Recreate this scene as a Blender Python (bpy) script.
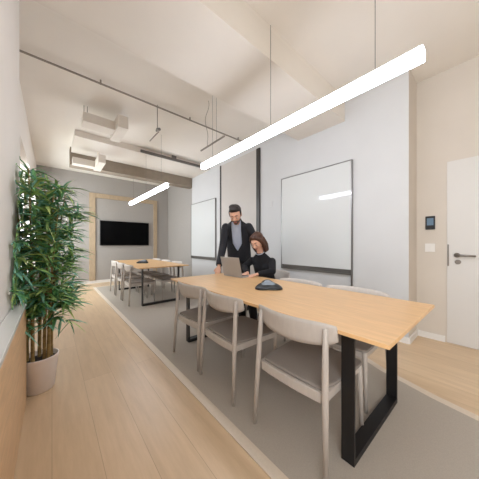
import bpy, bmesh, math, random
from mathutils import Vector, Matrix
random.seed(7)
PI = math.pi
for o in list(bpy.data.objects):
    bpy.data.objects.remove(o)
scene = bpy.context.scene
COL = scene.collection

# ------------------------------------------------------------------ camera
YAW = math.atan((239.5 - 52.0) / 218.0)
CAM_H = 1.13
cam_d = bpy.data.cameras.new('camera')
cam = bpy.data.objects.new('camera', cam_d)
COL.objects.link(cam)
cam.location = (0, 0, CAM_H)
cam.rotation_euler = (PI / 2, 0, -YAW)
cam_d.sensor_width = 36.0
cam_d.lens = 218.0 / 479.0 * 36.0
cam_d.shift_y = 4.5 / 479.0
cam_d.clip_start = 0.02
scene.camera = cam

# ------------------------------------------------------------------ light
w = bpy.data.worlds.new('daylight')
scene.world = w
w.use_nodes = True
bg = w.node_tree.nodes['Background']
bg.inputs['Color'].default_value = (0.95, 0.97, 1.0, 1)
bg.inputs['Strength'].default_value = 1.3
LAMP_STRENGTH = 14.5
scene.view_settings.view_transform = 'Standard'
scene.view_settings.look = 'None'
scene.view_settings.gamma = 1.0
scene.view_settings.exposure = 0.83
scene.view_settings.use_curve_mapping = False


def area(name, loc, rot, sx, sy, power, col=(1, 1, 1)):
    d = bpy.data.lights.new(name, 'AREA')
    d.shape = 'RECTANGLE'
    d.size, d.size_y = sx, sy
    d.energy = power
    d.color = col
    o = bpy.data.objects.new(name, d)
    o.location = loc
    o.rotation_euler = rot
    COL.objects.link(o)
    return o


# daylight outside the window beyond the plant, and an added fill behind the camera
area('added_fill_light', (-0.85, -1.2, 1.7), (0, -PI / 2, 0), 1.7, 2.0, 62, (0.96, 0.96, 1.0))
area('left_window_daylight', (-0.85, 6.2, 1.6), (0, -PI / 2, 0), 1.7, 1.9, 60, (0.92, 0.96, 1.0))


# ------------------------------------------------------------------ materials
def lin(c):
    return tuple(((v / 255.0) / 12.92 if v / 255.0 <= 0.04045 else ((v / 255.0 + 0.055) / 1.055) ** 2.4) for v in c) + (1.0,)


def prin(name, rgb, rough=0.5, metal=0.0, noise=0.0, nscale=20.0, bump=0.0, stretch=(1, 1, 1), spec=0.5, rgb2=None, sheen=0.0):
    m = bpy.data.materials.new(name)
    m.use_nodes = True
    nt = m.node_tree
    b = nt.nodes['Principled BSDF']
    b.inputs['Base Color'].default_value = lin(rgb)
    b.inputs['Roughness'].default_value = rough
    b.inputs['Metallic'].default_value = metal
    b.inputs['Specular IOR Level'].default_value = spec
    if sheen:
        b.inputs['Sheen Weight'].default_value = sheen
    if noise or bump or rgb2:
        tc = nt.nodes.new('ShaderNodeTexCoord')
        mp = nt.nodes.new('ShaderNodeMapping')
        mp.inputs['Scale'].default_value = stretch
        nz = nt.nodes.new('ShaderNodeTexNoise')
        nz.inputs['Scale'].default_value = nscale
        nz.inputs['Detail'].default_value = 5.0
        nt.links.new(tc.outputs['Object'], mp.inputs['Vector'])
        nt.links.new(mp.outputs['Vector'], nz.inputs['Vector'])
        if noise or rgb2:
            r = nt.nodes.new('ShaderNodeValToRGB')
            c1 = lin(rgb)
            c2 = lin(rgb2) if rgb2 else tuple(max(0, v * (1 - noise)) for v in c1[:3]) + (1,)
            r.color_ramp.elements[0].position = 0.35
            r.color_ramp.elements[1].position = 0.65
            r.color_ramp.elements[0].color = c2
            r.color_ramp.elements[1].color = c1
            nt.links.new(nz.outputs['Fac'], r.inputs['Fac'])
            nt.links.new(r.outputs['Color'], b.inputs['Base Color'])
        if bump:
            bp = nt.nodes.new('ShaderNodeBump')
            bp.inputs['Strength'].default_value = bump
            bp.inputs['Distance'].default_value = 0.01
            nt.links.new(nz.outputs['Fac'], bp.inputs['Height'])
            nt.links.new(bp.outputs['Normal'], b.inputs['Normal'])
    return m


def plank_mat(name, c1, c2, mortar, width, row, rough, rot=0.0):
    m = bpy.data.materials.new(name)
    m.use_nodes = True
    nt = m.node_tree
    b = nt.nodes['Principled BSDF']
    b.inputs['Roughness'].default_value = rough
    tc = nt.nodes.new('ShaderNodeTexCoord')
    mp = nt.nodes.new('ShaderNodeMapping')
    mp.inputs['Rotation'].default_value = (0, 0, rot)
    br = nt.nodes.new('ShaderNodeTexBrick')
    br.offset = 0.37
    br.inputs['Color1'].default_value = lin(c1)
    br.inputs['Color2'].default_value = lin(c2)
    br.inputs['Mortar'].default_value = lin(mortar)
    br.inputs['Scale'].default_value = 1.0
    br.inputs['Mortar Size'].default_value = 0.0015
    br.inputs['Mortar Smooth'].default_value = 0.3
    br.inputs['Brick Width'].default_value = width
    br.inputs['Row Height'].default_value = row
    nz = nt.nodes.new('ShaderNodeTexNoise')
    nz.inputs['Scale'].default_value = 2.2
    nz.inputs['Detail'].default_value = 8
    nz.inputs['Roughness'].default_value = 0.65
    m2 = nt.nodes.new('ShaderNodeMapping')
    m2.inputs['Scale'].default_value = (1, 9, 1)
    mx = nt.nodes.new('ShaderNodeMixRGB')
    mx.blend_type = 'MULTIPLY'
    mx.inputs['Fac'].default_value = 0.5
    rp = nt.nodes.new('ShaderNodeValToRGB')
    rp.color_ramp.elements[0].position = 0.3
    rp.color_ramp.elements[1].position = 0.72
    rp.color_ramp.elements[0].color = (0.66, 0.62, 0.57, 1)
    rp.color_ramp.elements[1].color = (1, 1, 1, 1)
    L = nt.links.new
    L(tc.outputs['Object'], mp.inputs['Vector'])
    L(mp.outputs['Vector'], br.inputs['Vector'])
    L(mp.outputs['Vector'], m2.inputs['Vector'])
    L(m2.outputs['Vector'], nz.inputs['Vector'])
    L(nz.outputs['Fac'], rp.inputs['Fac'])
    L(br.outputs['Color'], mx.inputs['Color1'])
    L(rp.outputs['Color'], mx.inputs['Color2'])
    L(mx.outputs['Color'], b.inputs['Base Color'])
    return m


def emis(name, strength, rgb=(255, 255, 255)):
    m = bpy.data.materials.new(name)
    m.use_nodes = True
    b = m.node_tree.nodes['Principled BSDF']
    b.inputs['Base Color'].default_value = (0.9, 0.9, 0.9, 1)
    b.inputs['Emission Color'].default_value = lin(rgb)
    b.inputs['Emission Strength'].default_value = strength
    return m


def glass_mat(name):
    m = bpy.data.materials.new(name)
    m.use_nodes = True
    nt = m.node_tree
    nt.nodes.remove(nt.nodes['Principled BSDF'])
    out = nt.nodes['Material Output']
    t = nt.nodes.new('ShaderNodeBsdfTransparent')
    t.inputs['Color'].default_value = (0.93, 0.95, 0.94, 1)
    g = nt.nodes.new('ShaderNodeBsdfGlossy')
    g.inputs['Roughness'].default_value = 0.02
    mx = nt.nodes.new('ShaderNodeMixShader')
    mx.inputs['Fac'].default_value = 0.06
    nt.links.new(t.outputs['BSDF'], mx.inputs[1])
    nt.links.new(g.outputs['BSDF'], mx.inputs[2])
    nt.links.new(mx.outputs['Shader'], out.inputs['Surface'])
    return m


M = {}
M['wall_white'] = prin('white wall paint', (208, 207, 207), 0.75, noise=0.02, nscale=3)
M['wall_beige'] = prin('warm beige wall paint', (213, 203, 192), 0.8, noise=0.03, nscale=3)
M['wall_pale'] = prin('pale warm wall paint', (236, 228, 220), 0.8, noise=0.02, nscale=3)
M['wall_grey'] = prin('grey wall fabric', (168, 162, 157), 0.85, noise=0.04, nscale=30)
M['ceiling'] = prin('ceiling plaster', (238, 231, 222), 0.85, noise=0.03, nscale=2)
M['duct'] = prin('painted duct', (230, 222, 212), 0.7, noise=0.02, nscale=4)
M['concrete'] = prin('brown grey concrete', (150, 137, 122), 0.9, noise=0.12, nscale=6)
M['floor'] = plank_mat('pale oak planks', (224, 196, 162), (214, 185, 150), (188, 160, 130), 2.2, 0.2, 0.32, PI / 2)
M['rug'] = prin('grey flat carpet', (184, 174, 163), 0.9, noise=0.1, nscale=260, bump=0.15)
M['rug_edge'] = prin('light carpet edging', (222, 208, 192), 0.8, noise=0.05, nscale=80)
M['skirting'] = prin('white skirting', (232, 228, 224), 0.5)
M['door'] = prin('white door lacquer', (216, 212, 208), 0.45)
M['dark_profile'] = prin('dark anodised profile', (62, 58, 56), 0.45, 0.3)
M['panel_beige'] = prin('pale partition panel', (198, 191, 185), 0.6, noise=0.02, nscale=5)
M['board'] = prin('glossy white glass', (214, 215, 214), 0.04, spec=0.55)
M['alu'] = prin('brushed aluminium', (150, 148, 146), 0.35, 0.9, noise=0.06, nscale=60)
M['tray'] = prin('dark grey tray', (118, 114, 110), 0.4, 0.6)
M['steel'] = prin('satin steel', (150, 145, 140), 0.3, 1.0)
M['black'] = prin('black plastic', (22, 22, 24), 0.35)
M['screen'] = prin('black screen glass', (2, 2, 3), 0.35, spec=0.08)
M['frame_wood'] = prin('pale oak frame', (186, 164, 137), 0.5, noise=0.12, nscale=8, stretch=(6, 6, 1))
M['counter_wood'] = prin('oak counter front', (222, 182, 138), 0.5, noise=0.14, nscale=6, stretch=(1, 1, 8))
M['counter_top'] = prin('white counter top', (236, 236, 232), 0.2)
M['table'] = prin('oak table top', (231, 187, 136), 0.35, noise=0.12, nscale=5, stretch=(12, 1, 1))
M['table_edge'] = prin('dark edge', (150, 112, 78), 0.5)
M['leg_metal'] = prin('black powder coat', (20, 19, 21), 0.5)
M['chair'] = prin('taupe stained ash', (196, 187, 180), 0.5, noise=0.06, nscale=14, stretch=(4, 4, 1))
M['seat'] = prin('grey brown seat fabric', (146, 138, 132), 0.9, noise=0.08, nscale=160, bump=0.1)
M['glass'] = glass_mat('window glass')
M['lamp'] = emis('lamp diffuser', LAMP_STRENGTH, (232, 241, 255))
M['wire'] = prin('steel wire', (120, 115, 110), 0.4, 0.6)
M['rail'] = prin('grey metal rail', (150, 141, 132), 0.5, 0.4)
M['pot'] = prin('pale pink grey ceramic', (232, 220, 213), 0.5, noise=0.03, nscale=8)
M['soil'] = prin('dark soil', (48, 38, 30), 0.95, noise=0.4, nscale=80, bump=0.5)
M['cane'] = prin('bamboo cane', (176, 148, 96), 0.5, rgb2=(128, 106, 62), nscale=9, stretch=(1, 1, 3))
M['leaf_a'] = prin('leaf dark green', (100, 158, 102), 0.45, noise=0.2, nscale=30)
M['leaf_b'] = prin('leaf blue green', (128, 188, 162), 0.45, noise=0.2, nscale=30)
M['leaf_c'] = prin('leaf mid green', (166, 206, 126), 0.45, noise=0.2, nscale=30)
M['leaf_d'] = prin('leaf yellow green', (196, 216, 132), 0.45, noise=0.2, nscale=30)
M['silver'] = prin('silver aluminium', (172, 169, 168), 0.42, 0.35)
M['keys'] = prin('dark keys', (40, 40, 42), 0.6)
M['mesh_grey'] = prin('grey speaker mesh', (150, 160, 172), 0.5, noise=0.2, nscale=400)
M['lcd'] = prin('blue grey display', (110, 134, 156), 0.2)
M['skin_m'] = prin('man skin', (216, 164, 136), 0.5, noise=0.06, nscale=40)
M['skin_w'] = prin('woman skin', (232, 180, 154), 0.5, noise=0.05, nscale=40)
M['beard'] = prin('greying stubble', (112, 92, 82), 0.7, noise=0.25, nscale=200)
M['lips'] = prin('lips', (176, 96, 88), 0.45)
M['eye_white'] = prin('eye white', (232, 228, 224), 0.2)
M['iris'] = prin('brown iris', (40, 26, 18), 0.15)
M['hair_m'] = prin('dark brown short hair', (40, 30, 26), 0.55, noise=0.4, nscale=120, bump=0.6, stretch=(1, 1, 0.25))
M['hair_w'] = prin('chestnut hair', (84, 52, 36), 0.45, noise=0.4, nscale=90, bump=0.6, stretch=(1, 1, 0.15))
M['jacket'] = prin('charcoal jacket wool', (36, 36, 42), 0.85, noise=0.15, nscale=120)
M['shirt'] = prin('pale blue grey shirt', (206, 214, 233), 0.8, noise=0.05, nscale=60)
M['trousers'] = prin('black trousers', (26, 26, 30), 0.85, noise=0.12, nscale=90)
M['sweater'] = prin('black knit', (22, 22, 27), 0.9, noise=0.2, nscale=150)
M['shoe'] = prin('black leather', (24, 20, 19), 0.35)
M['necklace'] = prin('pale beads', (196, 200, 214), 0.3)


# ------------------------------------------------------------------ mesh helpers
def link(name, bm, mats, parent=None, smooth=False, bevel=0.0, auto=True):
    me = bpy.data.meshes.new(name)
    bmesh.ops.recalc_face_normals(bm, faces=bm.faces[:])
    bm.to_mesh(me)
    bm.free()
    if not isinstance(mats, (list, tuple)):
        mats = [mats]
    for m in mats:
        me.materials.append(m)
    if smooth:
        for p in me.polygons:
            p.use_smooth = True
    o = bpy.data.objects.new(name, me)
    COL.objects.link(o)
    if parent is not None:
        o.parent = parent
    if bevel:
        b = o.modifiers.new('bevel', 'BEVEL')
        b.width = bevel
        b.segments = 2
        b.limit_method = 'ANGLE'
    return o


def box(bm, x0, x1, y0, y1, z0, z1, mat=0):
    vs = [bm.verts.new(p) for p in ((x0, y0, z0), (x1, y0, z0), (x1, y1, z0), (x0, y1, z0), (x0, y0, z1), (x1, y0, z1), (x1, y1, z1), (x0, y1, z1))]
    for f in ((0, 3, 2, 1), (4, 5, 6, 7), (0, 1, 5, 4), (1, 2, 6, 5), (2, 3, 7, 6), (3, 0, 4, 7)):
        fc = bm.faces.new([vs[i] for i in f])
        fc.material_index = mat
    return bm


def B(*a):
    return box(bmesh.new(), *a)


def tube(bm, pts, radii, n=10, mat=0):
    pts = [Vector(p) for p in pts]
    if not isinstance(radii, (list, tuple)):
        radii = [radii] * len(pts)
    rings = []
    ref = None
    for i, p in enumerate(pts):
        d = (pts[min(i + 1, len(pts) - 1)] - pts[max(i - 1, 0)]).normalized()
        if ref is None:
            ref = Vector((1, 0, 0)) if abs(d.x) < 0.8 else Vector((0, 1, 0))
        u = (ref - d * ref.dot(d)).normalized()
        v = d.cross(u)
        ref = u
        rings.append([bm.verts.new(p + radii[i] * (math.cos(2 * PI * k / n) * u + math.sin(2 * PI * k / n) * v)) for k in range(n)])
    for a, b in zip(rings, rings[1:]):
        for k in range(n):
            f = bm.faces.new((a[k], a[(k + 1) % n], b[(k + 1) % n], b[k]))
            f.material_index = mat
    for r in (rings[0][::-1], rings[-1]):
        bm.faces.new(r).material_index = mat
    return bm


def T(pts, radii, n=10):
    return tube(bmesh.new(), pts, radii, n)


def lathe(bm, prof, c=(0, 0, 0), n=32, mat=0):
    rings = []
    for r, z in prof:
        rings.append([bm.verts.new((c[0] + r * math.cos(2 * PI * k / n), c[1] + r * math.sin(2 * PI * k / n), c[2] + z)) for k in range(n)])
    for a, b in zip(rings, rings[1:]):
        for k in range(n):
            bm.faces.new((a[k], a[(k + 1) % n], b[(k + 1) % n], b[k])).material_index = mat
    bm.faces.new(rings[0][::-1]).material_index = mat
    bm.faces.new(rings[-1]).material_index = mat
    return bm


def prism(bm, poly, z0, z1, mat=0):
    lo = [bm.verts.new((x, y, z0)) for x, y in poly]
    hi = [bm.verts.new((x, y, z1)) for x, y in poly]
    n = len(poly)
    bm.faces.new(lo[::-1]).material_index = mat
    bm.faces.new(hi).material_index = mat
    for i in range(n):
        bm.faces.new((lo[i], lo[(i + 1) % n], hi[(i + 1) % n], hi[i])).material_index = mat
    return bm


def tag(o, label, cat, group=None):
    o['label'] = label
    o['category'] = cat
    if group:
        o['group'] = group
    return o


def thing(name, label, cat, loc=(0, 0, 0), rz=0.0, group=None):
    o = bpy.data.objects.new(name, None)
    o.empty_display_size = 0.05
    COL.objects.link(o)
    o.location = loc
    o.rotation_euler = (0, 0, rz)
    return tag(o, label, cat, group)


def struct(name, bm, mats, parent=None, **k):
    o = link(name, bm, mats, parent, **k)
    if parent is None:
        o['kind'] = 'structure'
    return o


def dup(root, loc, rz, label, group=None):
    r = root.copy()
    COL.objects.link(r)
    r.location = loc
    r.rotation_euler = (0, 0, rz)
    r['label'] = label
    if group:
        r['group'] = group
    for ch in list(root.children):
        c = ch.copy()
        COL.objects.link(c)
        c.parent = r
        for g in list(ch.children):
            d = g.copy()
            COL.objects.link(d)
            d.parent = c
    return r


# ------------------------------------------------------------------ the room
ZC = 3.13
XR = 3.056      # whiteboard wall
XD = 3.44       # door wall, set back
XL = -0.30      # window wall
YF = 7.5        # screen wall
YB = -2.5       # wall behind the camera
struct('floor', B(-0.7, 3.8, YB - 0.2, YF + 0.2, -0.12, 0.0), M['floor'])
struct('ceiling', B(-0.7, 3.8, YB - 0.2, YF + 0.2, ZC, ZC + 0.15), M['ceiling'])

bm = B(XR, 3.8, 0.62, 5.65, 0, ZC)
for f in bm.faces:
    if f.calc_center_median().y < 0.63:      # shade on the alcove return, put into its colour as beige
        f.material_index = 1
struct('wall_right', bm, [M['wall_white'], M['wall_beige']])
struct('wall_side', B(3.12, 3.8, 5.65, YF, 0, ZC), M['wall_grey'])
struct('wall_entry', B(XD, 3.8, YB, 0.62, 0, ZC), M['wall_beige'])
struct('wall_far', B(-0.7, 3.8, YF, YF + 0.2, 0, ZC), M['wall_grey'])

# left wall with its window opening, plus the near pier
WY0, WY1, WZ0, WZ1 = 5.2, 7.2, 0.55, 2.49
VY0, VY1, VZ0 = -2.2, -0.2, 0.8
NY0 = 3.85       # a shallow niche before the window
bm = bmesh.new()
box(bm, -0.62, XL, YB, VY0, 0, ZC)
box(bm, -0.62, XL, VY1, NY0, 0, ZC)
box(bm, -0.62, XL, VY0, VY1, 0, VZ0)
box(bm, -0.62, XL, VY0, VY1, WZ1, ZC)
box(bm, -0.62, -0.48, NY0, WY0, 0, ZC)
box(bm, -0.48, XL, NY0, WY0, WZ1, ZC)
box(bm, -0.48, XL, NY0, WY0, 0, WZ0)
box(bm, -0.62, XL, WY1, YF, 0, ZC)
box(bm, -0.62, XL, WY0, WY1, 0, WZ0)
box(bm, -0.62, XL, WY0, WY1, WZ1, ZC)
struct('wall_left', bm, M['wall_pale'])
struct('trim_1', B(XL, -0.2, 0.2, 2.5, 0, ZC), M['wall_pale'])
wn = bmesh.new()
for y in (WY0, WY0 + 0.97, WY1 - 0.06):
    box(wn, -0.56, -0.5, y, y + 0.06, WZ0, WZ1)
box(wn, -0.56, -0.5, WY0, WY1, WZ0, WZ0 + 0.06)
box(wn, -0.56, -0.5, WY0, WY1, WZ1 - 0.06, WZ1)
win = struct('window_1', wn, M['skirting'])
link('window_pane', B(-0.536, -0.53, WY0 + 0.06, WY1 - 0.06, WZ0 + 0.06, WZ1 - 0.06), M['glass'], win)

bm = bmesh.new()
for y in (VY0, VY0 + 0.97, VY1 - 0.06):
    box(bm, -0.56, -0.5, y, y + 0.06, VZ0, WZ1)
box(bm, -0.56, -0.5, VY0, VY1, VZ0, VZ0 + 0.06)
box(bm, -0.56, -0.5, VY0, VY1, WZ1 - 0.06, WZ1)
win2 = struct('added_window', bm, M['skirting'])  # unseen window, added to let the fill light reach the faces
link('window_pane', B(-0.536, -0.53, VY0 + 0.06, VY1 - 0.06, VZ0 + 0.06, WZ1 - 0.06), M['glass'], win2)
struct('wall_back', B(-0.62, 3.8, YB - 0.2, YB, 0, ZC), M['wall_beige'])

# ceiling downstands and their neighbours
struct('trim_2', B(XL, XR, 1.33, 2.08, 2.82, ZC), M['duct'])
struct('trim_3', B(0.30, XR, 4.75, 5.66, 3.02, ZC), M['duct'])
struct('trim_8', B(0.28, 3.12, 5.66, 5.92, 2.77, ZC), M['concrete'])
# skirting
struct('baseboard_entry', B(XD - 0.015, XD, 0.36, 0.62, 0, 0.07), M['skirting'])
struct('baseboard_return', B(XR + 0.0, XD - 0.015, 0.605, 0.62, 0, 0.07), M['skirting'])
struct('baseboard_right', B(XR - 0.012, XR, 0.62, 5.65, 0, 0.07), M['skirting'])
struct('baseboard_far', B(XL, 3.12, YF - 0.015, YF, 0, 0.08), M['skirting'])

# partition panel with its dark upright profiles
struct('trim_4', B(XR - 0.012, XR, 3.03, 4.20, 0.07, 2.99), M['panel_beige'])
struct('trim_5', B(XR - 0.03, XR, 2.93, 3.02, 0.07, 2.99), M['dark_profile'], bevel=0.004)
struct('trim_6', B(XR - 0.025, XR, 4.205, 4.245, 0.07, 2.99), M['dark_profile'], bevel=0.004)

# pale wood surround of the screen wall
bm = bmesh.new()
box(bm, 0.80, 0.95, YF - 0.03, YF, 0.08, 2.60)
box(bm, 2.60, 2.72, YF - 0.03, YF, 0.08, 2.60)
box(bm, 0.95, 2.60, YF - 0.03, YF, 2.47, 2.60)
struct('trim_7', bm, M['frame_wood'], bevel=0.004)

# flush door in the alcove
d1 = struct('door_1', B(XD - 0.006, XD + 0.03, -0.58, 0.344, 0.008, 2.07), M['door'], bevel=0.002)
h = bmesh.new()
tube(h, [(XD - 0.006, 0.262, 1.005), (XD - 0.055, 0.262, 1.005)], 0.011, 12)
tube(h, [(XD - 0.055, 0.272, 1.006), (XD - 0.057, 0.2, 1.004), (XD - 0.055, 0.115, 1.0)], [0.0125, 0.011, 0.010], 12)
tube(h, [(XD - 0.006, 0.262, 1.005), (XD - 0.014, 0.262, 1.005)], 0.026, 20)
link('door_handle', h, M['steel'], d1, smooth=True)
h = bmesh.new()
tube(h, [(XD - 0.006, 0.255, 0.93), (XD - 0.014, 0.255, 0.93)], 0.026, 20)
box(h, XD - 0.0155, XD - 0.013, 0.251, 0.259, 0.915, 0.938)
link('lock_rose', h, M['steel'], d1)
link('strike_plate', B(XD - 0.009, XD - 0.004, 0.327, 0.341, 0.88, 1.125), M['steel'], d1)

# ------------------------------------------------------------------ carpet
pts = [(0.86, -0.6), (1.9, -0.6), (2.04, 0.0), (2.1, 0.29), (2.22, 0.67), (2.36, 0.93), (2.5, 1.3), (2.55, 1.8), (2.55, 6.7), (0.86, 6.7)]
out = [(0.80, -0.66), (1.95, -0.66), (2.10, -0.02), (2.16, 0.27), (2.275, 0.64), (2.415, 0.90), (2.56, 1.28), (2.61, 1.79), (2.61, 6.76), (0.80, 6.76)]
rug = thing('carpet', 'large flat grey carpet with pale edging lying under both meeting tables', 'carpet')
link('pile', prism(bmesh.new(), pts, 0.0, 0.006), M['rug'], rug)
bm = bmesh.new()
n = len(pts)
for i in range(n):
    j = (i + 1) % n
    prism(bm, [pts[i], out[i], out[j], pts[j]], 0.0, 0.006)
link('edging', bm, M['rug_edge'], rug)


# ------------------------------------------------------------------ tables
def make_table(loc, rz, label):
    t = thing('meeting_table', label, 'table', loc, rz, None)
    bm = bmesh.new()
    hw, hl, r = 0.465, 1.12, 0.007
    poly = []
    for cx, cy, a0 in ((hw - r, hl - r, 0), (-hw + r, hl - r, 90), (-hw + r, -hl + r, 180), (hw - r, -hl + r, 270)):
        for k in range(5):
            a = math.radians(a0 + k * 22.5)
            poly.append((cx + r * math.cos(a), cy + r * math.sin(a)))
    prism(bm, poly, 0.699, 0.718)
    top = link('tabletop', bm, [M['table'], M['table_edge']], t, bevel=0.002)
    for y in (-0.905, 0.90):
        bm = bmesh.new()
        x, hy, th = 0.34, 0.0325, 0.014
        box(bm, -x - th, -x, y - hy, y + hy, 0.0065, 0.699)
        box(bm, x, x + th, y - hy, y + hy, 0.0065, 0.699)
        box(bm, -x, x, y - hy, y + hy, 0.0065, 0.04)
        box(bm, -x, x, y - hy, y + hy, 0.685, 0.699)
        link('leg', bm, M['leg_metal'], t)
    return t


make_table((1.52, 1.385, 0), math.radians(-1.0), 'nearest oak meeting table on black sled legs, with the laptop on it')
make_table((1.59, 5.05, 0), 0.0, 'oak meeting table on black sled legs in the far half of the room')


# ------------------------------------------------------------------ chairs
def make_chair(label, group):
    c = thing('dining_chair', label, 'chair', (0, 0, 0), 0, group)
    # curved back panel
    bm = bmesh.new()
    NS, NZ = 24, 6
    fr, bk = [], []
    for i in range(NS + 1):
        s = -1 + 2 * i / NS
        y = 0.256 * s
        x = -0.235 + 0.07 * s * s
        zt = 0.748 - 0.012 * abs(s) ** 6
        zb = 0.614 + 0.022 * s * s + 0.02 * abs(s) ** 8
        rf, rb = [], []
        for k in range(NZ + 1):
            q = k / NZ
            z = zb + (zt - zb) * q
            lean = -0.02 * q
            th = 0.007 * math.sqrt(max(0.05, 1 - abs(2 * q - 1) ** 6))
            rf.append(bm.verts.new((x + lean + th, y, z)))
            rb.append(bm.verts.new((x + lean - th, y, z)))
        fr.append(rf)
        bk.append(rb)
    for i in range(NS):
        for k in range(NZ):
            bm.faces.new((fr[i][k], fr[i + 1][k], fr[i + 1][k + 1], fr[i][k + 1]))
            bm.faces.new((bk[i][k], bk[i][k + 1], bk[i + 1][k + 1], bk[i + 1][k]))
        bm.faces.new((fr[i][0], bk[i][0], bk[i + 1][0], fr[i + 1][0]))
        bm.faces.new((fr[i][NZ], fr[i + 1][NZ], bk[i + 1][NZ], bk[i][NZ]))
    for i in (0, NS):
        bm.faces.new(fr[i] + bk[i][::-1])
    link('backrest', bm, M['chair'], c, smooth=True)
    # seat frame: slightly curved rear rail, side rails, front rail
    bm = bmesh.new()
    N = 10
    prev = None
    for i in range(N + 1):
        s = -1 + 2 * i / N
        x = -0.212 - 0.012 * (1 - s * s)
        q = [bm.verts.new((x + dx, 0.198 * s, z)) for dx, z in ((-0.010, 0.352), (0.012, 0.352), (0.012, 0.404), (-0.010, 0.404))]
        if prev:
            for k in range(4):
                bm.faces.new((prev[k], prev[(k + 1) % 4], q[(k + 1) % 4], q[k]))
        else:
            bm.faces.new(q[::-1])
        prev = q
    bm.faces.new(prev)
    for s in (-1, 1):
        box(bm, -0.205, 0.195, s * 0.206 - 0.011, s * 0.206 + 0.011, 0.357, 0.402)
    box(bm, 0.185, 0.207, -0.2, 0.2, 0.357, 0.402)
    link('seat_frame', bm, M['chair'], c, bevel=0.004)
    # seat pad
    bm = bmesh.new()
    poly = [(-0.206, -0.184), (-0.21, -0.1), (-0.212, 0), (-0.21, 0.1), (-0.206, 0.184), (-0.1, 0.208), (0.1, 0.222), (0.2, 0.222), (0.228, 0.2), (0.236, 0.1), (0.238, 0), (0.236, -0.1), (0.228, -0.2), (0.2, -0.222), (0.1, -0.222), (-0.1, -0.208)]
    prism(bm, [(x, y * 1.04) for x, y in poly], 0.402, 0.42)
    link('seat', bm, M['seat'], c, bevel=0.006)
    for s in (-1, 1):
        link('leg', T([(-0.246, s * 0.236, 0.0065), (-0.228, s * 0.222, 0.38), (-0.216, s * 0.2165, 0.58), (-0.209, s * 0.2135, 0.712), (-0.2085, s * 0.213, 0.718)], [0.0115, 0.0165, 0.0155, 0.0125, 0.008], 12), M['chair'], c, smooth=True)
    for s in (-1, 1):
        link('leg', T([(0.212, s * 0.224, 0.0065), (0.202, s * 0.213, 0.38), (0.2, s * 0.211, 0.402)], [0.0115, 0.0165, 0.0165], 12), M['chair'], c, smooth=True)
    return c


GN = 'chairs around the near table'
GF = 'chairs around the far table'
ch = make_chair('taupe wooden chair nearest the camera, on the near side of the front table', GN)
ch.location = (1.212, 0.742, 0)
dup(ch, (1.212, 1.405, 0), math.radians(-2), 'middle taupe chair of the three along the camera side of the front table', GN)
dup(ch, (1.22, 1.945, 0), math.radians(2), 'taupe wooden chair by the left end of the front table, on its camera side', GN)
dup(ch, (1.797, 0.775, 0), PI, 'taupe chair on the far side of the front table, nearest the door', GN)
dup(ch, (1.797, 1.335, 0), PI, 'taupe wooden chair pushed in beside the seated woman, across the conference phone', GN)
wch = dup(ch, (2.30, 2.08, 0), PI - 0.12, 'taupe wooden chair the woman in black sits on', GN)
for y, wd in ((4.52, 'nearest of the three along the left side of the far table'), (5.12, 'middle one of the three along the left side of the far table'), (5.72, 'closest to the black screen along the left side of the far table')):
    dup(ch, (1.30, y, 0), 0.0, 'small taupe chair ' + wd, GF)
for y, wd in ((4.50, 'nearest of the three on the right side of the far table'), (5.12, 'middle one of the three on the right side of the far table'), (5.72, 'furthest of the three on the right side of the far table')):
    dup(ch, (1.88, y, 0), PI, 'small taupe chair ' + wd, GF)


# ------------------------------------------------------------------ pendant lamps
def make_lamp(y0, y1, label):
    t = thing('pendant_lamp', label, 'lamp', (1.515, (y0 + y1) / 2, 2.122), 0, 'linear pendant lamps')
    L = (y1 - y0) / 2
    bm = bmesh.new()
    box(bm, -0.029, 0.029, -L, L, 0.0, 0.064)
    link('diffuser', bm, M['lamp'], t, bevel=0.006)
    bm = bmesh.new()
    box(bm, -0.026, 0.026, -L + 0.01, L - 0.01, 0.064, 0.07)
    link('housing', bm, M['skirting'], t)
    for y in (-0.9, -0.05, 0.9):
        zt = 2.82 if 1.33 < (y0 + y1) / 2 + y < 2.08 else (3.02 if 4.75 < (y0 + y1) / 2 + y < 5.66 else 2.77 if 5.66 < (y0 + y1) / 2 + y < 5.92 else ZC)
        link('suspension_wire', T([(0, y, 0.07), (0, y, zt - 2.122)], 0.002, 6), M['wire'], t)
    return t


make_lamp(0.24, 2.51, 'long glowing white linear pendant lamp above the nearest table')
make_lamp(3.69, 6.02, 'glowing white linear pendant lamp above the far table')


# ------------------------------------------------------------------ whiteboards
def make_board(y0, y1, z0, z1, label, low):
    t = thing('whiteboard', label, 'whiteboard', (XR, (y0 + y1) / 2, z0))
    L = (y1 - y0) / 2
    H = z1 - z0
    link('panel', B(-0.03, -0.006, -L, L, 0, H), M['board'], t)
    bm = bmesh.new()
    e = 0.014
    box(bm, -0.036, -0.0, -L - e, -L, -low, H + e)
    box(bm, -0.036, -0.0, L, L + e, -0.07, H + e)
    box(bm, -0.036, -0.0, -L, L, H, H + e)
    link('frame', bm, M['alu'], t)
    bm = bmesh.new()
    box(bm, -0.045, -0.0, -L, L, -0.07, -0.055)
    box(bm, -0.015, -0.0, -L, L, -0.055, 0.0)
    link('pen_tray', bm, M['tray'], t)
    return t


make_board(1.235, 2.39, 0.785, 2.245, 'large glossy whiteboard on the white wall nearest the door', 0.22)
make_board(4.435, 5.63, 0.80, 2.245, 'whiteboard on the white wall at the far end, left of the standing man', 0.07)

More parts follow.
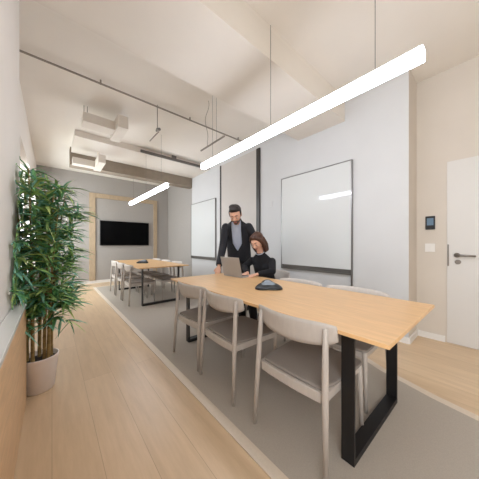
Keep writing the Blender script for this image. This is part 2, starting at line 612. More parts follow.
# ------------------------------------------------------------------ screen on the far wall
t = thing('wall_screen', 'black wall-mounted display in the pale wood frame on the far wall', 'screen', (1.747, YF, 1.45))
link('housing', B(-0.66, 0.66, -0.03, 0.0, -0.33, 0.33), M['black'], t)
link('bezel', B(-0.69, 0.69, -0.06, -0.03, -0.365, 0.37), M['black'], t, bevel=0.006)
link('display', B(-0.68, 0.68, -0.063, -0.06, -0.352, 0.36), M['screen'], t)

# ------------------------------------------------------------------ small wall devices by the door
t = thing('thermostat', 'small black thermostat panel with a blue-grey display by the door', 'thermostat', (XD, 0.489, 1.383))
link('case', B(-0.018, 0.0, -0.044, 0.044, -0.08, 0.08), M['black'], t, bevel=0.004)
link('display', B(-0.0195, -0.018, -0.03, 0.03, -0.03, 0.055), M['lcd'], t)
t = thing('light_switch', 'white double light switch under the thermostat', 'switch', (XD, 0.492, 1.086))
link('plate', B(-0.009, 0.0, -0.047, 0.047, -0.05, 0.05), M['skirting'], t, bevel=0.003)
for y in (-0.021, 0.021):
    link('rocker', B(-0.012, -0.009, y - 0.018, y + 0.018, -0.034, 0.034), M['skirting'], t, bevel=0.001)
t = thing('wall_plate', 'small blank white plate on the wall left of the large whiteboard', 'wall plate', (XR, 2.66, 1.86))
link('plate', B(-0.008, 0.0, -0.04, 0.04, -0.06, 0.06), M['wall_white'], t, bevel=0.003)

# ------------------------------------------------------------------ things on the ceiling
t = thing('ventilation_duct', 'short white ceiling duct with a cross outlet above the plant', 'duct', (0.33, 3.74, 2.86))
link('arm', B(0.0, 0.40, 0.0, 0.22, 0.0, 0.13), M['duct'], t)
link('outlet', B(0.40, 0.54, -0.17, 0.40, -0.01, 0.17), M['duct'], t)
for x in (0.02, 0.06):
    link('hanger', T([(x, 0.11, 0.13), (x, 0.11, ZC - 2.86)], 0.005, 6), M['rail'], t)
t = thing('ventilation_duct', 'white duct stub hanging under the far ceiling downstand, left end', 'duct', (0.30, 5.18, 2.69))
link('arm', B(0.0, 0.36, 0.08, 0.25, 0.0, 0.12), M['duct'], t)
link('outlet', B(0.36, 0.48, -0.35, 0.27, -0.02, 0.13), M['duct'], t)
link('hanger', B(0.40, 0.44, 0.08, 0.12, 0.13, 3.02 - 2.69), M['duct'], t)
t = thing('ceiling_rail', 'thin grey cable rail running across the ceiling', 'rail', (1.35, 3.12, 3.085))
link('rail', B(-1.64, 1.70, -0.008, 0.008, -0.008, 0.008), M['rail'], t)
for x in (-0.9, 0.3, 1.3):
    link('clamp', B(x - 0.008, x + 0.008, -0.010, 0.010, -0.009, ZC - 3.085), M['rail'], t)
t = thing('lighting_track', 'dark lighting track along the front of the far ceiling downstand', 'track', (2.1, 4.72, 3.045))
link('track', B(-0.72, 0.74, -0.02, 0.02, -0.025, 0.025), M['tray'], t)
link('mount', B(-0.05, 0.05, -0.015, 0.015, 0.025, ZC - 3.045), M['tray'], t)
t = thing('hanging_bar', 'short grey bar hanging from a wavy cable above the near lamp end', 'bar', (1.66, 2.52, 2.50))
link('bar', B(-0.008, 0.008, -0.3, 0.28, -0.008, 0.008), M['rail'], t)
pts = []
for k in range(25):
    q = k / 24
    pts.append((0.035 * math.sin(q * 7.5) * math.sin(q * PI), 0.1 + 0.03 * math.sin(q * 5), 0.008 + q * (ZC - 2.508)))
link('cable', T(pts, 0.004, 6), M['rail'], t, smooth=True)
link('support_wire', T([(0.0, -0.12, 0.008), (0.0, -0.12, ZC - 2.5)], 0.002, 6), M['wire'], t)
t = thing('ceiling_spotlight', 'small dark spotlight on a short bar under the ceiling, left of the wavy cable', 'spotlight', (1.15, 3.25, 2.72))
link('stem', T([(0.0, -0.1, 0.03), (0.0, -0.1, ZC - 2.72)], 0.006, 8), M['rail'], t)
link('bar', B(-0.006, 0.006, -0.16, 0.22, 0.0, 0.012), M['rail'], t)
link('head', T([(0.0, -0.18, 0.03), (0.0, -0.1, 0.06), (0, -0.06, 0.05)], [0.02, 0.02, 0.012], 14), M['tray'], t)

# ------------------------------------------------------------------ counter by the pier
t = thing('counter', 'oak sideboard with a white top along the left wall beside the plant', 'counter', (-0.14, 0.95, 0))
link('body', B(-0.058, 0.0, -1.9, 1.25, 0.0, 0.70), M['counter_wood'], t)
link('worktop', B(-0.058, 0.006, -1.9, 1.256, 0.70, 0.725), M['counter_top'], t, bevel=0.003)

# ------------------------------------------------------------------ bamboo plant
PX, PY = -0.075, 2.31
t = thing('potted_bamboo', 'tall potted bamboo plant in a pale pot beside the oak counter', 'plant', (PX, PY, 0))
link('pot', lathe(bmesh.new(), [(0.086, 0.0), (0.093, 0.01), (0.118, 0.25), (0.12, 0.262), (0.111, 0.262), (0.106, 0.225)], n=40), M['pot'], t, smooth=True)
link('soil', lathe(bmesh.new(), [(0.1045, 0.205), (0.1055, 0.226), (0.06, 0.234), (0.01, 0.236)], n=28), M['soil'], t, smooth=True)
canes = []
for k, (bx, by, lx, ly, hgt) in enumerate(((-0.07, 0.02, -0.06, 0.03, 1.43), (-0.035, -0.05, -0.02, -0.04, 1.68), (0.0, 0.045, 0.03, 0.05, 1.62), (0.03, -0.03, 0.06, -0.02, 1.58), (0.07, 0.03, 0.09, 0.04, 1.54), (0.055, -0.06, 0.06, -0.06, 1.42))):
    P = []
    R = []
    nn = 15
    for i in range(nn + 1):
        q = i / nn
        base = Vector((bx + lx * q * q, by + ly * q * q, 0.22 + (hgt - 0.22) * q))
        r = 0.0125 * (1 - 0.72 * q)
        P += [base - Vector((0, 0, 0.004)), base, base + Vector((0, 0, 0.004))]
        R += [r, r * 1.18, r]
    link('cane', T(P, R, 10), M['cane'], t, smooth=True)
    canes.append((bx, by, lx, ly, hgt))
bm = bmesh.new()


def leaf(base, d, ln, wd, droop, mat):
    d = d.normalized()
    side = d.cross(Vector((0, 0, 1)))
    if side.length < 0.1:
        side = Vector((1, 0, 0))
    side.normalize()
    side = (side + Vector((0, 0, random.uniform(-0.5, 0.5)))).normalized()
    up = side.cross(d).normalized()
    prof = ((0.0, 0.12), (0.12, 0.6), (0.32, 1.0), (0.6, 0.8), (0.85, 0.36), (1.0, 0.02))
    prev = None
    for q, ww in prof:
        c = base + d * (ln * q) - Vector((0, 0, droop * ln * q * q))
        a = bm.verts.new(c + side * (wd * ww * 0.5) + up * wd * ww * 0.12)
        m_ = bm.verts.new(c)
        b = bm.verts.new(c - side * (wd * ww * 0.5) + up * wd * ww * 0.12)
        if prev:
            f = bm.faces.new((prev[0], a, m_, prev[1]))
            f.material_index = mat
            f = bm.faces.new((prev[1], m_, b, prev[2]))
            f.material_index = mat
        prev = (a, m_, b)


def branch(p0, d, ln, nl, bright):
    p = Vector(p0)
    d = Vector(d).normalized()
    pts = [p.copy()]
    for i in range(5):
        p = p + d * (ln / 5)
        d = (d + Vector((0, 0, -0.03))).normalized()
        pts.append(p.copy())
    tube(bm, pts, [0.0025, 0.0022, 0.002, 0.0017, 0.0014, 0.001], 5, 4)
    for i in range(nl):
        q = random.uniform(0.15, 1.0)
        k = min(4, int(q * 5))
        b = pts[k].lerp(pts[k + 1], q * 5 - k)
        ang = random.uniform(0, 2 * PI)
        dd = d * 0.9 + Vector((math.cos(ang), math.sin(ang), random.uniform(-0.4, 0.55)))
        r = random.random()
        mat = (3 if r < 0.16 else 2 if r < 0.38 else 1 if r < 0.66 else 0) if bright else (2 if r < 0.15 else 1 if r < 0.5 else 0)
        leaf(b, dd, random.uniform(0.10, 0.19), random.uniform(0.016, 0.026), random.uniform(0.05, 0.5), mat)


for bx, by, lx, ly, hgt in canes:
    for k in range(27):
        q = 0.22 + 0.78 * ((k + random.random()) / 27)
        z = 0.22 + (hgt - 0.22) * q
        ang = random.uniform(0, 2 * PI)
        ln = random.uniform(0.10, 0.22) * (0.65 + 0.5 * math.sin(PI * min(1, (q - 0.2) / 0.9)))
        d = Vector((math.cos(ang), math.sin(ang), random.uniform(0.2, 0.9)))
        p0 = Vector((bx + lx * q * q, by + ly * q * q, z))
        if p0.x + ln * d.x / d.length < -0.10 and d.y > -0.3:
            d.x = abs(d.x) * 0.3
        branch(p0, d, ln, random.randint(13, 17), True)
# lower sprays on the right of the canes
for p0, d in (((0.10, 0.02, 0.62), (1, -0.3, 0.3)), ((0.09, 0.0, 0.52), (1, -0.5, -0.1)), ((0.08, -0.05, 0.66), (0.7, -0.9, 0.2)), ((-0.05, -0.04, 0.55), (-0.5, -1, 0.0))):
    branch(p0, d, 0.13, 10, True)
for z in (0.80, 0.88, 0.95, 1.02, 1.12, 0.74):
    branch((-0.06, -0.06, z), (random.uniform(-0.38, -0.15), -1, random.uniform(0.0, 0.35)), random.uniform(0.26, 0.42), 18, True)
for v in bm.verts:      # the leaves rest against the pier, never inside it
    if v.co.x + PX < -0.185:
        v.co.x = -0.185 - PX + random.uniform(0, 0.012)
fo = link('foliage', bm, [M['leaf_a'], M['leaf_b'], M['leaf_c'], M['leaf_d'], M['cane']], t)
fo['kind'] = 'stuff'


# ------------------------------------------------------------------ laptop, conference phones
t = thing('laptop', 'open silver laptop on the near table in front of the seated woman', 'laptop', (1.73, 2.145, 0.718), math.radians(4))
bm = B(0.0, 0.23, -0.17, 0.17, 0.0, 0.015)
link('base', bm, M['silver'], t, bevel=0.004)
link('keyboard', B(0.03, 0.125, -0.135, 0.135, 0.016, 0.018), M['keys'], t)
link('trackpad', B(0.135, 0.2, -0.05, 0.05, 0.016, 0.0168), M['alu'], t)
lid = link('lid', B(-0.006, 0.0, -0.17, 0.17, 0.0, 0.24), M['silver'], t, bevel=0.003)
lid.location = (0.004, 0, 0.016)
lid.rotation_euler = (0, math.radians(-14), 0)
link('screen', B(0.0, 0.001, -0.16, 0.16, 0.01, 0.228), M['screen'], lid)


def make_phone(loc, rz, s, label):
    t = thing('conference_phone', label, 'phone', loc, rz)
    bm = bmesh.new()
    N = 48

    def wz(x, z):
        return z * (1.15 + 5.0 * x)

    def rad(a):
        return 0.112 + 0.024 * math.cos(3 * a)
    lv = ((0.90, 0.0), (1.0, 0.006), (1.0, 0.014), (0.93, 0.026), (0.8, 0.036), (0.62, 0.044))
    rings = [[bm.verts.new((s * q * rad(2 * PI * k / N) * math.cos(2 * PI * k / N), s * q * rad(2 * PI * k / N) * math.sin(2 * PI * k / N), s * wz(q * rad(2 * PI * k / N) * math.cos(2 * PI * k / N), z))) for k in range(N)] for q, z in lv]
    for a, b in zip(rings, rings[1:]):
        for k in range(N):
            bm.faces.new((a[k], a[(k + 1) % N], b[(k + 1) % N], b[k]))
    bm.faces.new(rings[0][::-1])
    bm.faces.new(rings[-1])
    link('shell', bm, M['black'], t, smooth=True)
    bm = bmesh.new()
    rings = [[bm.verts.new((s * q * rad(2 * PI * k / N) * math.cos(2 * PI * k / N), s * q * rad(2 * PI * k / N) * math.sin(2 * PI * k / N), s * wz(q * rad(2 * PI * k / N) * math.cos(2 * PI * k / N), z))) for k in range(N)] for q, z in ((0.52, 0.0435), (0.48, 0.0462), (0.25, 0.0468), (0.05, 0.047))]
    for a, b in zip(rings, rings[1:]):
        for k in range(N):
            bm.faces.new((a[k], a[(k + 1) % N], b[(k + 1) % N], b[k]))
    bm.faces.new(rings[0][::-1])
    bm.faces.new(rings[-1])
    link('speaker_mesh', bm, M['mesh_grey'], t, smooth=True)
    return t


make_phone((1.52, 1.36, 0.718), math.radians(49), 1.0, 'black three-lobed conference phone with grey mesh on the near table')
make_phone((1.50, 4.95, 0.718), math.radians(49), 1.0, 'dark conference phone on the far table')


# ------------------------------------------------------------------ people
def hull(bm, spheres, seg=14):
    """closed convex hull round a list of (centre, radius or (rx,ry,rz), optional 3x3 frame)"""
    vs = []
    for it in spheres:
        c, r = Vector(it[0]), it[1]
        Rm = it[2] if len(it) > 2 else None
        if not isinstance(r, (tuple, list)):
            r = (r, r, r)
        for i in range(seg // 2 + 1):
            th = PI * i / (seg // 2)
            for k in range(seg if 0 < i < seg // 2 else 1):
                ph = 2 * PI * k / seg
                p = Vector((r[0] * math.sin(th) * math.cos(ph), r[1] * math.sin(th) * math.sin(ph), r[2] * math.cos(th)))
                if Rm is not None:
                    p = Rm @ p
                vs.append(bm.verts.new(c + p))
    ret = bmesh.ops.convex_hull(bm, input=vs)
    junk = [g for g in ret['geom_interior'] if isinstance(g, bmesh.types.BMVert)] + [g for g in ret['geom_unused'] if isinstance(g, bmesh.types.BMVert)]
    bmesh.ops.delete(bm, geom=list(set(junk)), context='VERTS')
    return bm


def chain(bm, pts, radii):
    for a, b, ra, rb in zip(pts, pts[1:], radii, radii[1:]):
        hull(bm, [(a, ra), (b, rb)], 12)


def fuse(name, bm, voxel, smooth_it):
    """fuse overlapping closed shapes into one continuous skin"""
    me = bpy.data.meshes.new(name)
    bm.to_mesh(me)
    bm.free()
    o = bpy.data.objects.new(name, me)
    COL.objects.link(o)
    r = o.modifiers.new('fuse', 'REMESH')
    r.mode = 'VOXEL'
    r.voxel_size = voxel
    s = o.modifiers.new('smooth', 'SMOOTH')
    s.factor = 0.5
    s.iterations = smooth_it
    dg = bpy.context.evaluated_depsgraph_get()
    out_me = bpy.data.meshes.new_from_object(o.evaluated_get(dg))
    bpy.data.objects.remove(o)
    bpy.data.meshes.remove(me)
    out_me.name = name
    return out_me


def place_mesh(name, me, mats, parent, rule=None, extra=None):
    me.materials.clear()
    for m in mats:
        me.materials.append(m)
    for p in me.polygons:
        p.use_smooth = True
        p.material_index = rule(p.center, p.normal) if rule else 0
    if extra:
        bm = bmesh.new()
        bm.from_mesh(me)
        extra(bm)
        bm.to_mesh(me)
        bm.free()
    o = bpy.data.objects.new(name, me)
    COL.objects.link(o)
    o.parent = parent
    return o


def frame(fwd, up=(0, 0, 1)):
    """columns: right-of-person (image left when facing us), forward, up"""
    f = Vector(fwd).normalized()
    r = f.cross(Vector(up)).normalized()
    u = r.cross(f)
    return Matrix((r, f, u)).transposed()


def head_shapes(bm, c, R, s=1.0, female=False):
    """c is the centre of the skull; R columns = right, forward, up"""
    def P(x, y, z):
        return Vector(c) + R @ Vector((x * s, y * s, z * s))

    def E(x, y, z):
        return (x * s, y * s, z * s)
    hull(bm, [(P(0, -0.012, 0.030), E(0.074, 0.092, 0.085), R), (P(0, 0.03, -0.01), E(0.066, 0.060, 0.075), R)])
    jw = 0.038 if female else 0.046
    hull(bm, [(P(0, 0.03, -0.01), E(0.062, 0.056, 0.06), R), (P(jw * 0.9, 0.012, -0.062), 0.020 * s), (P(-jw * 0.9, 0.012, -0.062), 0.020 * s), (P(0, 0.062, -0.092), E(0.022, 0.018, 0.018), R)])
    # brow, nose, lips
    hull(bm, [(P(0.034, 0.073, 0.018), 0.012 * s), (P(-0.034, 0.073, 0.018), 0.012 * s), (P(0, 0.079, 0.022), 0.012 * s)])
    hull(bm, [(P(0, 0.088, 0.008), 0.007 * s), (P(0, 0.106, -0.028), 0.0095 * s), (P(0.013, 0.09, -0.034), 0.008 * s), (P(-0.013, 0.09, -0.034), 0.008 * s)])
    hull(bm, [(P(0.02, 0.074, -0.062), 0.006 * s), (P(-0.02, 0.074, -0.062), 0.006 * s), (P(0, 0.084, -0.060), 0.0085 * s), (P(0, 0.083, -0.069), 0.008 * s)])
    for sx in (-1, 1):
        hull(bm, [(P(sx * 0.031, 0.0735, 0.003), 0.0125 * s), (P(sx * 0.031, 0.068, 0.012), 0.014 * s)])
        hull(bm, [(P(sx * 0.04, 0.058, -0.026), 0.020 * s), (P(sx * 0.03, 0.062, -0.05), 0.018 * s)])
        hull(bm, [(P(sx * 0.074, -0.012, 0.014), E(0.008, 0.016, 0.022), R), (P(sx * 0.073, -0.006, -0.024), E(0.006, 0.010, 0.010), R)])


def eyes(bm, c, R, s=1.0):
    for sx in (-1, 1):
        pts = [Vector(c) + R @ (Vector((sx * x, y, z)) * s) for x, y, z in ((0.014, 0.0885, 0.021), (0.024, 0.087, 0.0255), (0.035, 0.082, 0.0265), (0.047, 0.072, 0.021))]
        n0 = len(bm.faces)
        tube(bm, pts, [0.0028 * s, 0.0036 * s, 0.0034 * s, 0.002 * s], 8, 1)
        for f in list(bm.faces)[n0:]:
            f.smooth = True
        ce = Vector(c) + R @ Vector((sx * 0.031 * s, 0.073 * s, -0.003 * s))
        for rr, dy, mi in ((0.0112, 0.0, 3), (0.0066, 0.0056, 4)):
            r = bmesh.ops.create_uvsphere(bm, u_segments=12, v_segments=8, radius=rr * s)
            cc = ce + R @ Vector((0, dy * s, (-0.004 if mi == 3 else -0.008) * s))
            for v in r['verts']:
                v.co += cc
            fs = {f for v in r['verts'] for f in v.link_faces}
            for f in fs:
                f.material_index = mi
                f.smooth = True


def hand_shapes(bm, wrist, d, palm_n, curl, side, s=1.0):
    """wrist point, finger direction, palm normal (out of the palm), bend of the fingers (rad), side=+1 if the thumb is on +(d x n)"""
    d = Vector(d).normalized()
    n = Vector(palm_n)
    n = (n - d * n.dot(d)).normalized()
    a = d.cross(n).normalized() * side
    W = Vector(wrist)
    hull(bm, [(W, 0.023 * s), (W + d * 0.03 * s + a * 0.012 * s, 0.017 * s), (W + d * 0.03 * s - a * 0.012 * s, 0.017 * s)])
    hull(bm, [(W + d * 0.025 * s + a * 0.016 * s, 0.015 * s), (W + d * 0.025 * s - a * 0.016 * s, 0.014 * s), (W + d * 0.085 * s + a * 0.030 * s, 0.0115 * s), (W + d * 0.078 * s - a * 0.031 * s, 0.0105 * s)])
    for off, ln, b0 in ((0.030, 0.070, 0.086), (0.010, 0.078, 0.09), (-0.011, 0.072, 0.087), (-0.031, 0.056, 0.078)):
        p = W + d * (b0 - 0.008) * s + a * off * s
        ang = 0.0
        P, Rr = [p], [0.0098 * s]
        spread = a * off * 1.6
        for seg, rr in ((0.45, 0.0092), (0.30, 0.0084), (0.25, 0.0072)):
            ang += curl * (0.8 if seg == 0.45 else 1.0)
            dd = ((d + spread).normalized() * math.cos(ang) + n * math.sin(ang))
            p = p + dd * ln * seg * s
            P.append(p)
            Rr.append(rr * s)
        chain(bm, P, Rr)
    p = W + d * 0.028 * s + a * 0.018 * s
    q = p + (d * 0.55 + a * 0.75 + n * 0.25).normalized() * 0.042 * s
    e = q + (d * 0.9 + a * 0.25 + n * 0.3).normalized() * 0.032 * s
    chain(bm, [p, q, e], [0.0145 * s, 0.0105 * s, 0.0085 * s])


def local_rule(c, R, s, kind):
    Rt = R.transposed()
    c = Vector(c)

    def rule(p, n):
        q = (Rt @ (p - c)) / s
        if abs(q.x) < 0.09 and -0.13 < q.z < 0.13 and -0.13 < q.y < 0.14:
            if abs(q.x) < 0.019 and q.y > 0.079 and -0.073 < q.z < -0.056:
                return 2
            if kind == 'man' and q.y > 0.005 and q.z < -0.045 and q.z > -0.115:
                return 5
        return 0
    return rule


def shoe(bm, heel, d):
    d = Vector(d).normalized()
    h = Vector(heel)
    a = Vector((-d.y, d.x, 0))
    hull(bm, [(h + Vector((0, 0, 0.035)), (0.034, 0.034, 0.029)), (h + d * 0.03 + Vector((0, 0, 0.075)), 0.040), (h + d * 0.1 + Vector((0, 0, 0.032)), (0.036, 0.036, 0.027))])
    hull(bm, [(h + d * 0.1 + Vector((0, 0, 0.04)), (0.037, 0.037, 0.034)), (h + d * 0.16 + a * 0.006 + Vector((0, 0, 0.03)), (0.042, 0.042, 0.024)), (h + d * 0.215 + Vector((0, 0, 0.024)), (0.030, 0.030, 0.018))])


# ---- the man -------------------------------------------------------
man = thing('person', 'standing man in a charcoal jacket and pale shirt leaning over the near table end', 'person', (2.47, 2.88, 0.0065))
MO = Vector((2.47, 2.88, 0.0))


def mv(x, y, z):
    return Vector((x, y, z)) - MO


FB = Vector((-0.75, -0.66, 0)).normalized()          # the way his chest faces
LT = Vector((0.66, -0.75, 0)).normalized()           # towards his left
SM = 1.19
neck = mv(2.205, 2.635, 1.47)
shc = mv(2.255, 2.68, 1.405)
pel = mv(2.44, 2.84, 0.93)
hc = mv(2.10, 2.535, 1.565)
HR = frame((-0.64, -0.52, -0.55), (-0.05, 0.05, 1))
sR = shc - LT * 0.185
sL = shc + LT * 0.185
eR = mv(2.055, 2.79, 1.08)
wR = mv(1.84, 2.60, 0.80)
eL = mv(2.56, 2.52, 1.12)
wL = mv(2.50, 2.30, 0.86)
hipR, hipL = pel - LT * 0.09 - Vector((0, 0, 0.03)), pel + LT * 0.09 - Vector((0, 0, 0.03))
kR, kL = mv(2.40, 2.94, 0.50), mv(2.54, 2.78, 0.50)
aR, aL = mv(2.50, 3.00, 0.095), mv(2.62, 2.82, 0.095)
mid = pel.lerp(shc, 0.5)

bm = bmesh.new()
head_shapes(bm, hc, HR, SM)
chain(bm, [neck + Vector((0.0, 0.0, -0.04)), hc + HR @ Vector((0, -0.02, -0.045))], [0.060, 0.052])
TM = frame(FB)
hull(bm, [(shc, (0.16, 0.075, 0.06), TM), (mid, (0.13, 0.07, 0.08), TM), (neck - Vector((0, 0, 0.02)), 0.05)])
hull(bm, [(mid, (0.13, 0.07, 0.08), TM), (pel, (0.135, 0.075, 0.09), TM)])
for s_, e_, w_ in ((sR, eR, wR), (sL, eL, wL)):
    chain(bm, [s_, e_, w_], [0.046, 0.036, 0.024])
hand_shapes(bm, wR, (-0.42, -0.42, -0.5), (-0.3, -0.3, -0.8), 0.12, -1)
hand_shapes(bm, wL, (-0.1, -0.75, -0.45), (0, -0.3, -1), 0.35, 1)
for h_, k_, a_ in ((hipR, kR, aR), (hipL, kL, aL)):
    chain(bm, [h_, k_, a_], [0.075, 0.05, 0.036])
    hull(bm, [(a_, 0.036), (a_ + FB * 0.12 - Vector((0, 0, 0.06)), 0.025)])
me = fuse('body', bm, 0.005, 3)
place_mesh('body', me, [M['skin_m'], M['hair_m'], M['lips'], M['eye_white'], M['iris'], M['beard']], man, local_rule(hc, HR, SM, 'man'), lambda b: eyes(b, hc, HR, SM))

bm = bmesh.new()
Hp = lambda x, y, z: hc + HR @ Vector((x, y, z))
hull(bm, [(Hp(0, -0.028, 0.046), (0.080, 0.092, 0.080), HR), (Hp(0, 0.012, 0.085), (0.064, 0.06, 0.044), HR)])
hull(bm, [(Hp(0, -0.05, 0.0), (0.074, 0.062, 0.07), HR), (Hp(0, -0.06, -0.05), (0.055, 0.04, 0.03), HR)])
hull(bm, [(Hp(0.0, 0.055, 0.092), (0.046, 0.024, 0.022), HR), (Hp(0.02, 0.0, 0.115), (0.044, 0.05, 0.024), HR)])
for sx in (-1, 1):
    hull(bm, [(Hp(sx * 0.072, 0.0, 0.035), (0.010, 0.022, 0.03), HR), (Hp(sx * 0.072, 0.012, -0.005), (0.006, 0.008, 0.016), HR)])
bmesh.ops.scale(bm, vec=(SM, SM, SM), space=Matrix.Translation(-hc), verts=bm.verts[:])
place_mesh('hair', fuse('hair', bm, 0.006, 3), [M['hair_m']], man)

# shirt, seen in the opening of the jacket
bm = bmesh.new()
hull(bm, [(shc, (0.165, 0.098, 0.07), TM), (mid, (0.152, 0.108, 0.08), TM), (neck - Vector((0, 0, 0.03)), 0.064)])
hull(bm, [(mid, (0.152, 0.108, 0.08), TM), (pel + Vector((0, 0, 0.03)), (0.152, 0.108, 0.07), TM)])
chain(bm, [neck - Vector((0, 0, 0.03)), neck + Vector((-0.012, -0.01, 0.022))], [0.074, 0.066])
place_mesh('shirt', fuse('shirt', bm, 0.008, 4), [M['shirt']], man)

# jacket: fused coat shape with its front cut open over the shirt
bm = bmesh.new()
hull(bm, [(shc, (0.18, 0.11, 0.062), TM), (mid, (0.195, 0.126, 0.08), TM), (neck - Vector((0, 0, 0.03)), 0.085)])
hull(bm, [(mid, (0.195, 0.126, 0.08), TM), (pel - Vector((0, 0, 0.06)), (0.2, 0.135, 0.08), TM)])
chain(bm, [neck - Vector((0, 0, 0.05)) - FB * 0.02, neck + Vector((0, 0, 0.012)) - FB * 0.02], [0.088, 0.078])
for s_, e_, w_ in ((sR, eR, wR), (sL, eL, wL)):
    chain(bm, [s_ - Vector((0, 0, 0.012)), e_, w_.lerp(e_, 0.10)], [0.062, 0.056, 0.043])
me = fuse('jacket', bm, 0.009, 5)
b2 = bmesh.new()
b2.from_mesh(me)
axis = shc - pel
kill = []
for f in b2.faces:
    p = f.calc_center_median()
    hh = (p - pel).dot(axis) / axis.length_squared
    cpt = pel + axis * hh
    latr = (p - cpt).dot(LT)
    fw = (p - cpt).dot(FB)
    wid = 0.075 * max(0.0, min(1.0, (hh - 0.28) / 0.25))
    near_arm = min((p - wR).length, (p - eR).length) < 0.09
    if (fw > 0.04 and abs(latr) < wid and not near_arm and hh < 1.4) or (hh > 1.22 and abs(latr) < 0.12):
        kill.append(f)
    elif (p - wR).length < 0.036 or (p - wL).length < 0.036:
        kill.append(f)
bmesh.ops.delete(b2, geom=kill, context='FACES')
for _ in range(10):
    for v in [v for v in b2.verts if v.is_boundary]:
        nb = [e.other_vert(v).co for e in v.link_edges if e.is_boundary]
        if len(nb) == 2:
            v.co = v.co * 0.5 + (nb[0] + nb[1]) * 0.25
b2.to_mesh(me)
b2.free()
jk = place_mesh('jacket', me, [M['jacket']], man)
so = jk.modifiers.new('cloth', 'SOLIDIFY')
so.thickness = 0.008
so.offset = 1.0
bm = bmesh.new()
for h_, k_, a_ in ((hipR, kR, aR), (hipL, kL, aL)):
    chain(bm, [h_, k_, a_ + Vector((0, 0, 0.0))], [0.1, 0.074, 0.058])
hull(bm, [(pel + Vector((0, 0, 0.07)), (0.158, 0.112, 0.03), TM), (pel - Vector((0, 0, 0.05)), (0.172, 0.125, 0.07), TM)])
place_mesh('trousers', fuse('trousers', bm, 0.01, 4), [M['trousers']], man)
for a_ in (aR, aL):
    bm = bmesh.new()
    shoe(bm, Vector((a_.x, a_.y, 0.0)) - FB * 0.03, FB)
    place_mesh('shoe', fuse('shoe', bm, 0.006, 2), [M['shoe']], man)

# ---- the woman -----------------------------------------------------
wom = thing('person', 'seated woman with chestnut hair in a black sweater typing on the laptop', 'person', (2.30, 2.08, 0.0065))
WO = Vector((2.30, 2.08, 0.0065))


def wv(x, y, z):
    return Vector((x, y, z)) - WO


FB2 = Vector((-0.95, -0.30, 0)).normalized()
LT2 = Vector((0.30, -0.95, 0)).normalized()
TW = frame(FB2)
pel = wv(2.31, 2.10, 0.535)
shc = wv(2.245, 2.125, 0.905)
neck = wv(2.21, 2.115, 1.0)
hc = wv(2.12, 2.095, 1.165)
HW = frame((-0.76, -0.16, -0.50), (0, 0.06, 1))
mid = pel.lerp(shc, 0.5)
sR, sL = shc - LT2 * 0.155, shc + LT2 * 0.155
eR, wR = wv(2.12, 2.36, 0.80), wv(1.945, 2.10, 0.752)
eL, wL = wv(2.165, 1.86, 0.775), wv(1.965, 1.925, 0.752)
hipR, hipL = pel - LT2 * 0.085, pel + LT2 * 0.085
kR, kL = wv(1.88, 2.17, 0.48), wv(1.89, 1.98, 0.48)
aR, aL = wv(1.93, 2.18, 0.09), wv(1.96, 1.98, 0.09)
SW = 1.03
bm = bmesh.new()
head_shapes(bm, hc, HW, SW, True)
chain(bm, [neck - Vector((0, 0, 0.03)), hc + HW @ Vector((0, -0.02, -0.04))], [0.048, 0.043])
hull(bm, [(shc, (0.135, 0.072, 0.05), TW), (mid, (0.115, 0.08, 0.07), TW), (neck - Vector((0, 0, 0.02)), 0.042)])
hull(bm, [(mid, (0.115, 0.08, 0.07), TW), (pel, (0.14, 0.1, 0.08), TW)])
for s_, e_, w_ in ((sR, eR, wR), (sL, eL, wL)):
    chain(bm, [s_, e_, w_], [0.038, 0.030, 0.021])
hand_shapes(bm, wR, (-0.9, -0.32, -0.12), (0, 0, -1), 0.22, 1, 0.92)
hand_shapes(bm, wL, (-0.95, 0.28, -0.12), (0, 0, -1), 0.22, -1, 0.92)
for h_, k_, a_ in ((hipR, kR, aR), (hipL, kL, aL)):
    chain(bm, [h_, k_, a_], [0.07, 0.046, 0.033])
    hull(bm, [(a_, 0.033), (a_ + FB2 * 0.11 - Vector((0, 0, 0.058)), 0.023)])
me = fuse('body', bm, 0.005, 3)
place_mesh('body', me, [M['skin_w'], M['hair_w'], M['lips'], M['eye_white'], M['iris']], wom, local_rule(hc, HW, SW, 'woman'), lambda b: eyes(b, hc, HW, SW))
bm = bmesh.new()
Hp = lambda x, y, z: hc + HW @ Vector((x, y, z))
hull(bm, [(Hp(0, -0.028, 0.040), (0.084, 0.092, 0.082), HW), (Hp(0, 0.015, 0.078), (0.066, 0.06, 0.042), HW)])
hull(bm, [(Hp(0, -0.05, 0.0), (0.086, 0.066, 0.07), HW), (Hp(0, -0.055, -0.13), (0.085, 0.05, 0.04))])
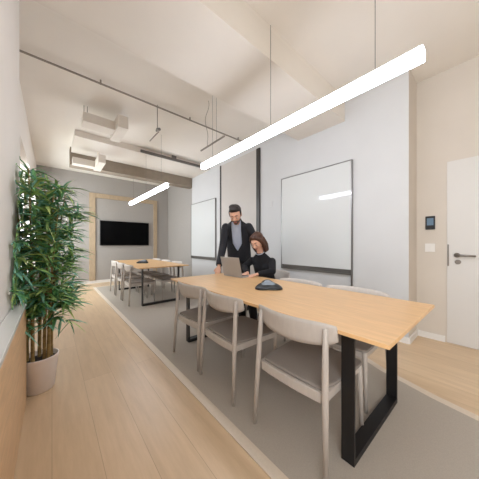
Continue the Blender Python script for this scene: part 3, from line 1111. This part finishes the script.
for sx, ln in ((-1, 0.15), (1, 0.15)):
    P = [Hp(sx * 0.030, 0.056, 0.088), Hp(sx * 0.068, 0.032, 0.042), Hp(sx * 0.083, 0.006, -0.02), Hp(sx * 0.085, 0.0, -0.085), Hp(sx * 0.072, 0.006, -ln)]
    chain(bm, P, [0.020, 0.024, 0.026, 0.030, 0.022])
    P = [Hp(sx * 0.08, -0.03, 0.02), Hp(sx * 0.09, -0.03, -0.07), Hp(sx * 0.08, -0.025, -ln + 0.005)]
    chain(bm, P, [0.03, 0.034, 0.028])
bmesh.ops.scale(bm, vec=(SW, SW, SW), space=Matrix.Translation(-hc), verts=bm.verts[:])
place_mesh('hair', fuse('hair', bm, 0.006, 3), [M['hair_w']], wom)
bm = bmesh.new()
hull(bm, [(shc, (0.160, 0.094, 0.062), TW), (mid, (0.138, 0.102, 0.08), TW), (neck - Vector((0, 0, 0.028)), 0.064)])
hull(bm, [(mid, (0.138, 0.102, 0.08), TW), (pel - Vector((0, 0, 0.0)), (0.166, 0.126, 0.075), TW)])
for sx in (-1, 1):
    hull(bm, [(mid + Vector((0, 0, 0.09)) + LT2 * sx * 0.065 + FB2 * 0.07, 0.058), (mid + LT2 * sx * 0.06 + FB2 * 0.03, 0.05)])
for s_, e_, w_ in ((sR, eR, wR), (sL, eL, wL)):
    chain(bm, [s_ - Vector((0, 0, 0.012)), e_, w_.lerp(e_, 0.08)], [0.052, 0.045, 0.034])
me = fuse('sweater', bm, 0.008, 4)
place_mesh('sweater', me, [M['sweater']], wom)
bm = bmesh.new()
pts = []
for k in range(25):
    a = 2 * PI * k / 24
    pts.append(neck + TW @ Vector((0.062 * math.cos(a), 0.07 * math.sin(a) + 0.005, 0.028 - 0.045 * math.sin(a))))
tube(bm, pts, 0.005, 8)
link('necklace', bm, M['necklace'], wom, smooth=True)
bm = bmesh.new()
for h_, k_, a_ in ((hipR, kR, aR), (hipL, kL, aL)):
    chain(bm, [h_, k_, a_], [0.088, 0.063, 0.047])
hull(bm, [(pel + Vector((0, 0, 0.03)), (0.15, 0.11, 0.03), TW), (pel - Vector((0, 0, 0.01)), (0.168, 0.13, 0.075), TW)])
place_mesh('trousers', fuse('trousers', bm, 0.01, 4), [M['trousers']], wom)
for a_ in (aR, aL):
    bm = bmesh.new()
    shoe(bm, Vector((a_.x, a_.y, 0.0)) - FB2 * 0.03, FB2)
    place_mesh('shoe', fuse('shoe', bm, 0.006, 2), [M['shoe']], wom)
